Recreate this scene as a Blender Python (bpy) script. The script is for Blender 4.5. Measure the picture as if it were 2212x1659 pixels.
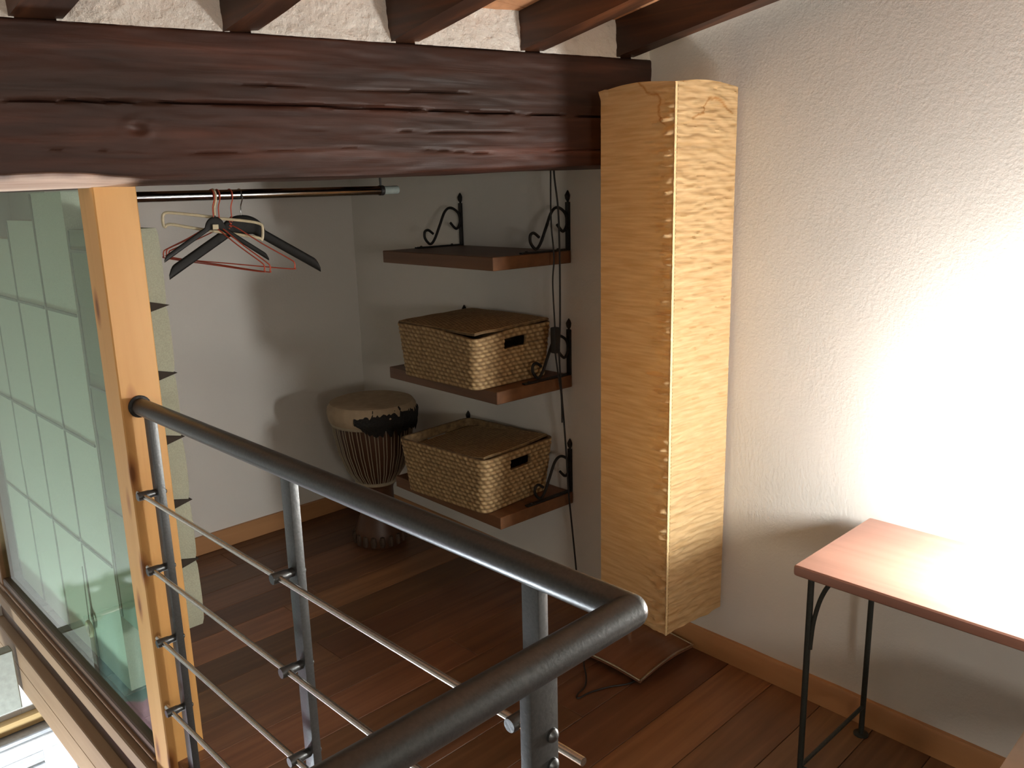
import bpy, bmesh, math, random
from mathutils import Vector, Matrix, noise
random.seed(7)
for o in list(bpy.data.objects): bpy.data.objects.remove(o, do_unlink=True)
scene = bpy.context.scene
COL = scene.collection
EYE = 1.5                       # eye height above the loft floor; builders work with z = 0 at eye level
R = math.radians

# ------------------------------------------------------------------ camera
def make_camera():
    p, r, y = R(13.0), R(-1.44), R(44.2)
    fw = Vector((math.sin(y)*math.cos(p), math.cos(y)*math.cos(p), -math.sin(p)))
    rt = Vector((math.cos(y), -math.sin(y), 0)); up = rt.cross(fw)
    rt2 = math.cos(r)*rt + math.sin(r)*up; up2 = -math.sin(r)*rt + math.cos(r)*up
    cd = bpy.data.cameras.new('camera'); cd.sensor_width = 36; cd.lens = 1804/2212*36
    cd.clip_start = .01; cd.clip_end = 100
    c = bpy.data.objects.new('camera', cd); COL.objects.link(c)
    m = Matrix((rt2, up2, -fw)).transposed().to_4x4(); m.translation = (0, 0, EYE)
    c.matrix_world = m
    scene.camera = c
make_camera()

# ------------------------------------------------------------------ world, exposure, lamp strengths
w = bpy.data.worlds.new('world'); scene.world = w; w.use_nodes = True
w.node_tree.nodes['Background'].inputs[0].default_value = (.75, .85, 1, 1)
w.node_tree.nodes['Background'].inputs[1].default_value = .01
vs = scene.view_settings
vs.view_transform = 'Standard'; vs.look = 'None'; vs.gamma = 1; vs.use_curve_mapping = False
vs.exposure = 2.2
TABLE_LAMP = (1.94, .25, -.655); TABLE_LAMP_STRENGTH = 56.0; TABLE_LAMP_COLOUR = (1, .985, .95)
PENDANT = (-.05, 2.75, -2.85); PENDANT_STRENGTH = 95.0; PENDANT_COLOUR = (.82, .92, 1)
FILL_LAMP = (-.9, -2.6, -.1); FILL_LAMP_STRENGTH = 8.5; FILL_LAMP_COLOUR = (1, .93, .84)  # unseen fill lamp, added to brighten the low wall and floor

# ------------------------------------------------------------------ materials
def new_mat(name):
    m = bpy.data.materials.new(name); m.use_nodes = True
    nt = m.node_tree; b = nt.nodes['Principled BSDF']
    return m, nt, b
def N(nt, t, **kw):
    n = nt.nodes.new(t)
    for k, v in kw.items():
        if k in n.inputs.keys(): n.inputs[k].default_value = v
        else: setattr(n, k, v)
    return n
def ramp(nt, stops):
    n = nt.nodes.new('ShaderNodeValToRGB'); cr = n.color_ramp
    while len(cr.elements) < len(stops): cr.elements.new(.5)
    for e, (p, c) in zip(cr.elements, stops): e.position = p; e.color = (*c, 1)
    return n
def coords(nt, scale=(1, 1, 1), rand=True):
    tc = N(nt, 'ShaderNodeTexCoord'); mp = N(nt, 'ShaderNodeMapping'); mp.inputs['Scale'].default_value = scale
    if rand:
        oi = N(nt, 'ShaderNodeObjectInfo'); mu = N(nt, 'ShaderNodeMath', operation='MULTIPLY'); mu.inputs[1].default_value = 37.0
        nt.links.new(oi.outputs['Random'], mu.inputs[0]); nt.links.new(mu.outputs[0], mp.inputs['Location'])
    nt.links.new(tc.outputs['Object'], mp.inputs['Vector'])
    return mp
def add_bump(nt, b, src, strength, dist=.01):
    bp = N(nt, 'ShaderNodeBump'); bp.inputs['Strength'].default_value = strength; bp.inputs['Distance'].default_value = dist
    nt.links.new(src, bp.inputs['Height']); nt.links.new(bp.outputs[0], b.inputs['Normal']); return bp
def plain(name, col, rough=.6, metal=0, bump=0, bscale=60, spec=.5):
    m, nt, b = new_mat(name)
    mp = coords(nt); n = N(nt, 'ShaderNodeTexNoise'); n.inputs['Scale'].default_value = bscale; n.inputs['Detail'].default_value = 4
    nt.links.new(mp.outputs[0], n.inputs['Vector'])
    d = tuple(c*.86 for c in col); l = tuple(min(1, c*1.08) for c in col)
    rp = ramp(nt, [(.3, d), (.7, l)]); nt.links.new(n.outputs['Fac'], rp.inputs[0])
    nt.links.new(rp.outputs[0], b.inputs['Base Color'])
    b.inputs['Roughness'].default_value = rough; b.inputs['Metallic'].default_value = metal; b.inputs['Specular IOR Level'].default_value = spec
    if bump: add_bump(nt, b, n.outputs['Fac'], bump)
    return m
def wood(name, stops, axis=0, rough=.5, grain=1.0, bump=.15, tint=False, knots=False, spec=.5):
    m, nt, b = new_mat(name)
    s = [28*grain]*3; s[axis] = 1.6*grain
    mp = coords(nt, s); n = N(nt, 'ShaderNodeTexNoise'); n.inputs['Scale'].default_value = 1; n.inputs['Detail'].default_value = 6; n.inputs['Distortion'].default_value = .6
    nt.links.new(mp.outputs[0], n.inputs['Vector'])
    s2 = [4.0]*3; s2[axis] = .8
    mp2 = coords(nt, s2); n2 = N(nt, 'ShaderNodeTexNoise'); n2.inputs['Scale'].default_value = 1; n2.inputs['Detail'].default_value = 3
    nt.links.new(mp2.outputs[0], n2.inputs['Vector'])
    mx = N(nt, 'ShaderNodeMath', operation='ADD'); h1 = N(nt, 'ShaderNodeMath', operation='MULTIPLY'); h1.inputs[1].default_value = .55
    h2 = N(nt, 'ShaderNodeMath', operation='MULTIPLY'); h2.inputs[1].default_value = .45
    nt.links.new(n.outputs['Fac'], h1.inputs[0]); nt.links.new(n2.outputs['Fac'], h2.inputs[0])
    nt.links.new(h1.outputs[0], mx.inputs[0]); nt.links.new(h2.outputs[0], mx.inputs[1])
    rp = ramp(nt, stops); nt.links.new(mx.outputs[0], rp.inputs[0])
    out = rp.outputs[0]
    if knots:
        s3 = [15.0]*3; s3[axis] = 5.0
        mp3 = coords(nt, s3); v = N(nt, 'ShaderNodeTexVoronoi'); v.inputs['Scale'].default_value = 1
        nt.links.new(mp3.outputs[0], v.inputs['Vector'])
        kr = ramp(nt, [(.10, (.22, .10, .05)), (.17, (.62, .45, .35)), (.30, (1, 1, 1))]); nt.links.new(v.outputs['Distance'], kr.inputs[0])
        mm = N(nt, 'ShaderNodeMixRGB', blend_type='MULTIPLY'); mm.inputs[0].default_value = .85
        nt.links.new(out, mm.inputs[1]); nt.links.new(kr.outputs[0], mm.inputs[2]); out = mm.outputs[0]
    if tint:
        oi = N(nt, 'ShaderNodeObjectInfo'); mm = N(nt, 'ShaderNodeMixRGB', blend_type='MULTIPLY'); mm.inputs[0].default_value = 1
        nt.links.new(out, mm.inputs[1]); nt.links.new(oi.outputs['Color'], mm.inputs[2]); out = mm.outputs[0]
    nt.links.new(out, b.inputs['Base Color'])
    b.inputs['Roughness'].default_value = rough; b.inputs['Specular IOR Level'].default_value = spec
    if bump: add_bump(nt, b, n.outputs['Fac'], bump, .004)
    return m
def plaster(name, col, fine=110, strength=.30, dist=.004, coarse=22):
    m, nt, b = new_mat(name)
    mp = coords(nt, rand=False)
    n = N(nt, 'ShaderNodeTexNoise'); n.inputs['Scale'].default_value = fine; n.inputs['Detail'].default_value = 5; n.inputs['Roughness'].default_value = .6
    n2 = N(nt, 'ShaderNodeTexNoise'); n2.inputs['Scale'].default_value = coarse; n2.inputs['Detail'].default_value = 3
    n3 = N(nt, 'ShaderNodeTexNoise'); n3.inputs['Scale'].default_value = 2.2; n3.inputs['Detail'].default_value = 4
    for q in (n, n2, n3): nt.links.new(mp.outputs[0], q.inputs['Vector'])
    rp = ramp(nt, [(.3, tuple(c*.94 for c in col)), (.7, col)]); nt.links.new(n3.outputs['Fac'], rp.inputs[0])
    nt.links.new(rp.outputs[0], b.inputs['Base Color'])
    a = N(nt, 'ShaderNodeMath', operation='MULTIPLY'); a.inputs[1].default_value = .35; nt.links.new(n2.outputs['Fac'], a.inputs[0])
    s = N(nt, 'ShaderNodeMath', operation='ADD'); nt.links.new(n.outputs['Fac'], s.inputs[0]); nt.links.new(a.outputs[0], s.inputs[1])
    add_bump(nt, b, s.outputs[0], strength, dist)
    b.inputs['Roughness'].default_value = .9; b.inputs['Specular IOR Level'].default_value = .15
    return m
def emit(name, col, strength):
    m, nt, b = new_mat(name)
    b.inputs['Base Color'].default_value = (*col, 1); b.inputs['Emission Color'].default_value = (*col, 1); b.inputs['Emission Strength'].default_value = strength
    return m
def beam_mat():
    m, nt, b = new_mat('old_dark_beam')
    mp = coords(nt, (2.0, 22, 26), False); n = N(nt, 'ShaderNodeTexNoise'); n.inputs['Scale'].default_value = 1; n.inputs['Detail'].default_value = 8; n.inputs['Distortion'].default_value = .8
    mp2 = coords(nt, (1.6, 5, 6), False); n2 = N(nt, 'ShaderNodeTexNoise'); n2.inputs['Scale'].default_value = 1; n2.inputs['Detail'].default_value = 4
    nt.links.new(mp.outputs[0], n.inputs['Vector']); nt.links.new(mp2.outputs[0], n2.inputs['Vector'])
    r1 = ramp(nt, [(.3, (.028, .013, .0085)), (.55, (.050, .022, .014)), (.75, (.092, .040, .026))]); nt.links.new(n.outputs['Fac'], r1.inputs[0])
    r2 = ramp(nt, [(.35, (.68, .72, .72)), (.65, (1.35, 1.05, .98))]); nt.links.new(n2.outputs['Fac'], r2.inputs[0])
    mm = N(nt, 'ShaderNodeMixRGB', blend_type='MULTIPLY'); mm.inputs[0].default_value = 1
    nt.links.new(r1.outputs[0], mm.inputs[1]); nt.links.new(r2.outputs[0], mm.inputs[2])
    at = N(nt, 'ShaderNodeAttribute', attribute_name='bare')
    mb = N(nt, 'ShaderNodeMixRGB'); nt.links.new(at.outputs['Fac'], mb.inputs[0]); nt.links.new(mm.outputs[0], mb.inputs[1])
    r3 = ramp(nt, [(.35, (.40, .26, .19)), (.65, (.78, .62, .50))]); nt.links.new(n.outputs['Fac'], r3.inputs[0]); nt.links.new(r3.outputs[0], mb.inputs[2])
    nt.links.new(mb.outputs[0], b.inputs['Base Color']); b.inputs['Roughness'].default_value = .55; b.inputs['Specular IOR Level'].default_value = .4
    add_bump(nt, b, n.outputs['Fac'], .5, .005)
    return m
def paper_mat():
    m, nt, b = new_mat('crinkled_paper')
    out = nt.nodes['Material Output']
    mp = coords(nt, (9, 9, 120), False); n = N(nt, 'ShaderNodeTexNoise'); n.inputs['Scale'].default_value = 1; n.inputs['Detail'].default_value = 5
    nt.links.new(mp.outputs[0], n.inputs['Vector'])
    r1 = ramp(nt, [(.3, (.70, .47, .22)), (.7, (.86, .65, .36))]); nt.links.new(n.outputs['Fac'], r1.inputs[0])
    at = N(nt, 'ShaderNodeAttribute', attribute_name='stain'); mb = N(nt, 'ShaderNodeMixRGB')
    mb.inputs[2].default_value = (.50, .20, .035, 1)
    nt.links.new(at.outputs['Fac'], mb.inputs[0]); nt.links.new(r1.outputs[0], mb.inputs[1])
    nt.links.new(mb.outputs[0], b.inputs['Base Color']); b.inputs['Roughness'].default_value = .55; b.inputs['Specular IOR Level'].default_value = .3
    bp = add_bump(nt, b, n.outputs['Fac'], .5, .004)
    tr = N(nt, 'ShaderNodeBsdfTranslucent'); nt.links.new(mb.outputs[0], tr.inputs['Color']); nt.links.new(bp.outputs[0], tr.inputs['Normal'])
    mx = N(nt, 'ShaderNodeMixShader'); mx.inputs[0].default_value = .46
    nt.links.new(b.outputs[0], mx.inputs[1]); nt.links.new(tr.outputs[0], mx.inputs[2]); nt.links.new(mx.outputs[0], out.inputs['Surface'])
    return m
def glass_mat():
    m, nt, b = new_mat('window_glass'); out = nt.nodes['Material Output']; nt.nodes.remove(b)
    t = N(nt, 'ShaderNodeBsdfTransparent'); t.inputs['Color'].default_value = (.84, .93, .86, 1)
    g = N(nt, 'ShaderNodeBsdfGlossy'); g.inputs['Roughness'].default_value = .02
    f = N(nt, 'ShaderNodeFresnel'); f.inputs['IOR'].default_value = 1.45
    mx = N(nt, 'ShaderNodeMixShader'); nt.links.new(f.outputs[0], mx.inputs[0]); nt.links.new(t.outputs[0], mx.inputs[1]); nt.links.new(g.outputs[0], mx.inputs[2])
    ge = N(nt, 'ShaderNodeNewGeometry'); io = N(nt, 'ShaderNodeMix'); io.inputs[2].default_value = 1.45; io.inputs[3].default_value = 1/1.45
    nt.links.new(ge.outputs['Backfacing'], io.inputs[0]); nt.links.new(io.outputs[0], f.inputs['IOR'])
    nt.links.new(mx.outputs[0], out.inputs['Surface']); return m
def wicker_mat():
    m, nt, b = new_mat('woven_seagrass')
    mp = coords(nt, (60, 60, 60)); n = N(nt, 'ShaderNodeTexNoise'); n.inputs['Scale'].default_value = 1; n.inputs['Detail'].default_value = 5
    nt.links.new(mp.outputs[0], n.inputs['Vector'])
    at = N(nt, 'ShaderNodeAttribute', attribute_name='strand')
    ad = N(nt, 'ShaderNodeMath', operation='ADD'); h = N(nt, 'ShaderNodeMath', operation='MULTIPLY'); h.inputs[1].default_value = .6
    nt.links.new(n.outputs['Fac'], h.inputs[0]); nt.links.new(h.outputs[0], ad.inputs[0]); nt.links.new(at.outputs['Fac'], ad.inputs[1])
    r1 = ramp(nt, [(.15, (.05, .028, .010)), (.55, (.26, .165, .07)), (.95, (.52, .38, .19))]); nt.links.new(ad.outputs[0], r1.inputs[0])
    nt.links.new(r1.outputs[0], b.inputs['Base Color']); b.inputs['Roughness'].default_value = .7
    add_bump(nt, b, n.outputs['Fac'], .4, .003); return m

M = {}
M['wall'] = plaster('white_plaster', (.71, .695, .65))
M['infill'] = plaster('rough_plaster', (.80, .775, .71), 55, .8, .012, 16)
M['ceil'] = plaster('ceiling_plaster', (.40, .33, .26))
M['beam'] = beam_mat()
RAFT = [(.3, (.014, .006, .003)), (.5, (.045, .017, .007)), (.75, (.15, .052, .018))]
M['rafter'] = wood('dark_rafter_wood', RAFT, 1, .5, 1, .4)
M['tile'] = plain('terracotta', (.58, .30, .15), .8, 0, .3, 40)
M['plank'] = wood('floor_wood', [(.3, (.095, .044, .021)), (.5, (.160, .078, .038)), (.72, (.25, .13, .066))], 0, .38, 1.1, .06, tint=True)
M['subfloor'] = plain('subfloor_wood', (.06, .03, .018), .9)
M['skirting'] = wood('skirting_wood', [(.3, (.36, .17, .065)), (.7, (.50, .26, .11))], 1, .5, .8, .05)
M['skirtingx'] = wood('skirting_wood_across', [(.3, (.36, .17, .065)), (.7, (.50, .26, .11))], 0, .5, .8, .05)
M['pine'] = wood('orange_pine', [(.30, (.44, .20, .05)), (.46, (.66, .36, .115)), (.75, (.78, .47, .17))], 2, .5, .55, .08, knots=True)
M['frame'] = wood('window_frame_wood', [(.3, (.20, .10, .045)), (.7, (.34, .19, .09))], 1, .5, .8, .08)
M['framedark'] = wood('dark_frame_wood', [(.3, (.07, .038, .020)), (.7, (.13, .07, .036))], 1, .5, .8, .08)
M['fascia'] = wood('fascia_wood', [(.3, (.25, .155, .085)), (.7, (.37, .25, .145))], 1, .6, .8, .1)
M['glass'] = glass_mat()
M['ledge'] = wood('ledge_wood', [(.3, (.42, .27, .10)), (.7, (.58, .40, .18))], 0, .6, .8, .1)
M['canvas'] = plain('pale_canvas', (.86, .86, .78), .9, 0, .15, 300)
M['canvas_shaded'] = plain('shaded_green_canvas', (.36, .38, .29), .9, 0, .15, 300)  # greenish canvas, darkened: the shade on the unit by the post is painted in
M['seam'] = plain('grey_seam', (.33, .33, .30), .9)
M['dark'] = plain('gap_shade', (.03, .022, .015), .9)  # shade of the compartment gaps, as a dark colour
M['steel'] = plain('grey_painted_steel', (.10, .105, .105), .38, .75, .05, 200)
M['steelb'] = plain('brushed_steel', (.62, .60, .55), .26, 1, .03, 200)
M['chrome'] = plain('chrome', (.40, .42, .44), .12, 1)
M['chromedull'] = plain('grey_plastic_cap', (.22, .26, .24), .5)
M['iron'] = plain('black_iron', (.018, .017, .016), .5, .4, .2, 120)
M['irong'] = plain('dark_green_iron', (.030, .034, .028), .5, .3, .15, 120)
M['cable'] = plain('black_rubber', (.012, .012, .012), .5)
M['shelf'] = wood('brown_shelf_wood', [(.3, (.085, .036, .014)), (.7, (.19, .085, .034))], 1, .5, 1, .1)
M['wicker'] = wicker_mat()
M['table'] = wood('table_wood', [(.3, (.22, .105, .075)), (.7, (.38, .20, .145))], 1, .32, .8, .05)
M['paper'] = paper_mat()
M['paperseam'] = plain('paper_hem', (.78, .58, .30), .7, 0, .3, 200)
M['blackwood'] = plain('black_hanger', (.011, .011, .010), .5, spec=.3)
M['redwire'] = plain('red_coated_wire', (.52, .085, .045), .45)
M['cream'] = plain('cream_plastic', (.62, .54, .36), .5)
M['skin'] = plain('goat_skin', (.36, .27, .17), .8, 0, .3, 30)
M['fur'] = plain('black_fur', (.012, .010, .008), .9, 0, .9, 120)
M['drumwood'] = wood('drum_wood', [(.3, (.045, .018, .008)), (.7, (.10, .042, .018))], 2, .45, 1, .1)
M['rope'] = plain('pale_rope', (.36, .31, .22), .9, 0, .4, 300)
M['carved'] = plain('carved_drum_foot', (.06, .035, .02), .7, 0, .4, 60)
M['white'] = plain('white_paint', (.82, .82, .80), .4)
M['whiteg'] = plain('grey_white_paint', (.46, .48, .50), .5)
M['grey'] = plain('grey_green_board', (.34, .36, .31), .7, 0, .1, 40)
M['palewood'] = wood('pale_grained_wood', [(.36, (.34, .24, .18)), (.42, (.74, .64, .52)), (.7, (.84, .75, .64))], 1, .6, .5, .1)
M['mauve'] = plain('mauve_fabric', (.24, .13, .15), .9, 0, .4, 40)
M['teal'] = plain('teal_fabric', (.08, .14, .12), .9, 0, .4, 40)
M['lamp_on'] = emit('lit_globe', TABLE_LAMP_COLOUR, TABLE_LAMP_STRENGTH)
M['pendant_on'] = emit('lit_pendant_globe', PENDANT_COLOUR, PENDANT_STRENGTH)
M['fill_on'] = emit('lit_fill_globe', FILL_LAMP_COLOUR, FILL_LAMP_STRENGTH)
M['base'] = wood('lamp_base_wood', [(.3, (.14, .06, .03)), (.7, (.24, .11, .06))], 0, .25, 1, .03)
M['nickel'] = plain('satin_nickel', (.55, .50, .42), .3, 1)

# ------------------------------------------------------------------ mesh builder
ORG = {}
class MB:
    def __init__(s): s.v = []; s.f = []; s.at = {}
    def add(s, vs, fs):
        k = len(s.v); s.v += [tuple(a) for a in vs]; s.f += [tuple(i+k for i in f) for f in fs]; return s
    def box(s, x0, x1, y0, y1, z0, z1, bev=0, seg=1, mat=None):
        bm = bmesh.new(); bmesh.ops.create_cube(bm, size=1)
        for v in bm.verts: v.co = Vector((x0+(v.co.x+.5)*(x1-x0), y0+(v.co.y+.5)*(y1-y0), z0+(v.co.z+.5)*(z1-z0)))
        if bev: bmesh.ops.bevel(bm, geom=bm.edges[:], offset=bev, segments=seg, affect='EDGES', profile=.6)
        if mat is not None: bm.transform(mat)
        bm.verts.index_update(); s.add([v.co[:] for v in bm.verts], [[v.index for v in f.verts] for f in bm.faces]); bm.free(); return s
    def tube(s, path, r, n=8, caps=True, closed=False, flat=None):
        pts = [Vector(p) for p in path]; m = len(pts); rs = r if isinstance(r, (list, tuple)) else [r]*m
        ring = []; prev = None
        for i, p in enumerate(pts):
            if closed: t = pts[(i+1) % m]-pts[i-1]
            else: t = (pts[min(i+1, m-1)]-pts[max(i-1, 0)])
            t.normalize()
            if prev is None:
                a = Vector((0, 0, 1)) if abs(t.z) < .9 else Vector((1, 0, 0))
                u = t.cross(a).normalized()
            else:
                u = (prev - t*prev.dot(t)).normalized()
            prev = u; w_ = t.cross(u); fr = rs[i]
            ring.append([p+(u*math.cos(2*math.pi*k/n)*(flat or 1)+w_*math.sin(2*math.pi*k/n))*fr for k in range(n)])
        vs = [q for rg in ring for q in rg]; fs = []
        for i in range(m if closed else m-1):
            j = (i+1) % m
            for k in range(n): fs.append((i*n+k, i*n+(k+1) % n, j*n+(k+1) % n, j*n+k))
        if caps and not closed: fs += [tuple(range(n))[::-1], tuple((m-1)*n+k for k in range(n))]
        return s.add(vs, fs)
    def lathe(s, prof, c, n=32, a0=0, a1=2*math.pi):
        full = abs(a1-a0-2*math.pi) < 1e-6; cols = n if full else n+1
        vs = []; fs = []
        for (r, z) in prof:
            for k in range(cols):
                a = a0+(a1-a0)*k/n; vs.append((c[0]+r*math.cos(a), c[1]+r*math.sin(a), c[2]+z))
        for i in range(len(prof)-1):
            for k in range(n):
                k2 = (k+1) % cols; fs.append((i*cols+k, i*cols+k2, (i+1)*cols+k2, (i+1)*cols+k))
        if full:
            if prof[0][0] > 1e-5: fs.append(tuple(range(cols))[::-1])
            if prof[-1][0] > 1e-5: fs.append(tuple((len(prof)-1)*cols+k for k in range(cols)))
        return s.add(vs, fs)
    def grid(s, fn, nu, nv, closed_u=False):
        cu = nu if closed_u else nu+1; vs = [fn(i/nu, j/nv) for j in range(nv+1) for i in range(cu)]
        fs = [(j*cu+i, j*cu+(i+1) % cu, (j+1)*cu+(i+1) % cu, (j+1)*cu+i) for j in range(nv) for i in range(nu)]
        return s.add(vs, fs)
    def xf(s, mat):
        s.v = [tuple(mat @ Vector(a)) for a in s.v]; return s
    def build(s, name, mat, parent=None, smooth=True, sharp=35, rot=None):
        if parent is None:
            xs = [a[0] for a in s.v]; ys = [a[1] for a in s.v]; zs = [a[2] for a in s.v]
            org = Vector(((min(xs)+max(xs))/2, (min(ys)+max(ys))/2, min(zs)))
        else: org = ORG[parent.name]
        me = bpy.data.meshes.new(name); me.from_pydata([tuple(Vector(a)-org) for a in s.v], [], s.f); me.update()
        bm = bmesh.new(); bm.from_mesh(me); bmesh.ops.recalc_face_normals(bm, faces=bm.faces); bm.to_mesh(me); bm.free()
        o = bpy.data.objects.new(name, me); COL.objects.link(o); me.materials.append(mat)
        if smooth:
            me.polygons.foreach_set('use_smooth', [True]*len(me.polygons)); me.set_sharp_from_angle(angle=R(sharp))
        for k, vals in s.at.items():
            a = me.attributes.new(k, 'FLOAT', 'POINT'); a.data.foreach_set('value', vals)
        if parent is None: o.location = org+Vector((0, 0, EYE))
        else: o.parent = parent
        ORG[o.name] = org
        return o
def empty(name, x, y, z):
    o = bpy.data.objects.new(name, None); COL.objects.link(o); o.location = (x, y, z+EYE); o.empty_display_size = .05
    ORG[o.name] = Vector((x, y, z)); return o
def tag(o, label, cat, group=None):
    o['label'] = label; o['category'] = cat
    if group: o['group'] = group
    return o
def struct(o, label=None, cat=None):
    o['kind'] = 'structure'
    if label: o['label'] = label
    if cat: o['category'] = cat
    return o
def smoothpath(pts, n=6):
    P = [Vector(p) for p in pts]; out = []
    for i in range(len(P)-1):
        p0, p1, p2, p3 = P[max(i-1, 0)], P[i], P[i+1], P[min(i+2, len(P)-1)]
        for k in range(n):
            t = k/n; out.append(.5*((2*p1)+(-p0+p2)*t+(2*p0-5*p1+4*p2-p3)*t*t+(-p0+3*p1-3*p2+p3)*t**3))
    out.append(P[-1]); return out
def nz(x, y, z=0): return noise.noise(Vector((x, y, z)))

FLOOR = -1.5
def wallx(y): return 2.15+.04*(y-.5)          # the right wall runs slightly askew
# beam front plane: skewed; q = distance in front of it
BN = Vector((.4, 1.49)).normalized(); BD = BN.dot(Vector((2.19, 1.62)))
def q_of(x, y): return BD-(BN.x*x+BN.y*y)
def raftz(x, y): return .382+.186*q_of(x, y)   # underside of the rafters
def ceilz(x, y): return raftz(x, y)+.105
def beam_y(x): return (BD-BN.x*x)/BN.y

# ================================================================== SETTING
# ---- right wall
def f(u, v):
    y = -4.55+u*8.45; z = -1.56+v*(ceilz(2.2, y)+.03+1.56)
    return (wallx(y)+.005*nz(y*1.3, z*1.3, 3)+.0008*nz(y*6, z*6, 1), y, z)
b = MB().grid(f, 170, 60); struct(b.build('wall_right', M['wall']), 'white rough plastered side wall behind the floor lamp and shelves', 'wall')
# ---- back wall of the alcove with a jog behind the glazing, then the wall across the void
b = MB()
YB = 3.37
def wallseg(p0, p1, z0, nu):
    def g(u, v):
        x = p0[0]+(p1[0]-p0[0])*u; y = p0[1]+(p1[1]-p0[1])*u
        z = z0+v*(ceilz(x, y)+.03-z0); return (x+.003*nz(y*2, z*2, 5), y+.004*nz(x*2, z*2, 8), z)
    b.grid(g, nu, 24)
wallseg((2.32, YB), (.96, YB), -1.56, 24); wallseg((.96, YB), (.96, 3.84), -1.56, 4)
wallseg((.96, 3.84), (.70, 3.84), -1.75, 4); wallseg((.70, 3.84), (-4.55, 3.84), -4.2, 40)
struct(b.build('wall_back', M['wall']), 'white plastered back wall of the alcove', 'wall')
b = MB().box(-4.6, -4.5, -4.5, 3.9, -4.2, 2.3); struct(b.build('wall_left', M['wall'], smooth=False), 'plain plastered wall across the open void', 'wall')
b = MB().box(-4.5, 2.3, -4.6, -4.5, -4.2, 2.5); struct(b.build('wall_front', M['wall'], smooth=False), 'plain plastered wall behind the viewer', 'wall')
b = MB().box(-4.6, 2.3, -4.6, 3.9, -4.3, -4.2); struct(b.build('floor_lower', M['tile'], smooth=False), 'clay floor of the room below', 'floor')
b = MB().box(1.95, 2.02, -4.5, 3.9, -4.2, -1.63); struct(b.build('wall_below', M['wall'], smooth=False), 'white side wall of the room below the loft', 'wall')
b = MB().box(.70, 1.95, 3.84, 3.9, -4.2, -1.63); struct(b.build('wall_lower', M['wall'], smooth=False), 'white end wall of the room below the loft', 'wall')

# ---- floor: subfloor with planks as children
fl = empty('floor', 1.4, 1.0, FLOOR); struct(fl, 'reddish brown plank floor of the loft', 'floor')
MB().box(.74, 2.35, .55, 3.9, -1.62, -1.522).build('subfloor', M['subfloor'], fl, False)
MB().box(-4.5, 2.35, -4.5, .55, -1.62, -1.522).build('subfloor', M['subfloor'], fl, False)
def plank(x0, x1, y0, y1, tone):
    o = MB().box(x0+.0006, x1-.0006, y0+.0008, y1-.0008, -1.522, FLOOR, .0012).build('plank', M['plank'], fl, False)
    o.color = (*tone, 1)
random.seed(11)
k = 0
tones = {7: (1.25, 1.12, 1.05), 11: (1.55, 1.45, 1.3), 2: (1.22, 1.1, 1.0), 3: (.82, .74, .7), 4: (.78, .7, .68), 1: (1.1, 1.0, .95), 0: (.95, .95, .95)}
y = .79-.157*17
idx = -17
while y < 3.36:
    y1 = min(y+.157, 3.36)
    xl = .72 if y > .5 else -2.2
    if y < .55 < y1: xl = .72
    cuts = [xl]; x = xl+random.uniform(.5, 1.3)
    if idx == 0: x = 1.42
    if idx in (1, 2): x = 1.2
    while x < 1.95: cuts.append(x); x += random.uniform(.8, 1.4)
    cuts.append(wallx(y)+.01)
    for a, c in zip(cuts[:-1], cuts[1:]):
        t = random.uniform(.68, 1.08); tt = (t, t*random.uniform(.9, 1.0), t*random.uniform(.85, 1.0))
        if idx in tones: tt = tuple(q*random.uniform(.94, 1.05) for q in tones[idx])
        plank(a, c, y, y1, tt)
    y = y1; idx += 1
# ---- skirting boards
b = MB()
def sk(u0, v0, v1, dx):
    return None
path = [(-4.5+i*.1) for i in range(79)]
vs = []; fs = []
for i, yy in enumerate(path):
    wx = wallx(yy)
    for (dx, z) in ((.012, FLOOR), (-.014, FLOOR), (-.014, -1.428), (-.010, -1.421), (.012, -1.419)): vs.append((wx+dx, yy, z+(.0015*nz(yy*9, z) if z > -1.45 else 0)))
for i in range(len(path)-1):
    for k in range(4): fs.append((i*5+k, i*5+k+1, (i+1)*5+k+1, (i+1)*5+k))
struct(MB().add(vs, fs).build('baseboard_right', M['skirting']), 'orange brown skirting board along the white side wall', 'skirting')
b = MB().box(.96, 2.26, YB-.016, YB+.01, FLOOR, -1.418, .003); struct(b.build('baseboard_back', M['skirtingx']), 'orange brown skirting board along the alcove back wall', 'skirting')
# ---- ceiling: plaster slab with clay tiles laid between the rafters
ce = empty('ceiling', 1.2, 1.8, .5); struct(ce, 'sloping ceiling of clay tiles on rafters', 'ceiling')
b = MB()
for (x0, x1, y0, y1) in ((-4.6, 2.4, -4.6, 3.95),):
    c = [(x0, y0), (x1, y0), (x1, y1), (x0, y1)]
    b.add([(x, y, ceilz(x, y)+.022) for x, y in c]+[(x, y, ceilz(x, y)+.08) for x, y in c], [(0, 1, 2, 3), (4, 5, 6, 7), (0, 1, 5, 4), (1, 2, 6, 5), (2, 3, 7, 6), (3, 0, 4, 7)])
b.build('ceiling_slab', M['ceil'], ce, False)
RX = [(.565, .665), (.986, 1.056), (1.385, 1.461), (1.760, 1.830), (2.077, 2.140)]
RXALL = [(-1.9, -1.81), (-1.41, -1.32), (-.93, -.84), (-.44, -.35), (.06, .15)]+RX
tilemesh = None
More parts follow.
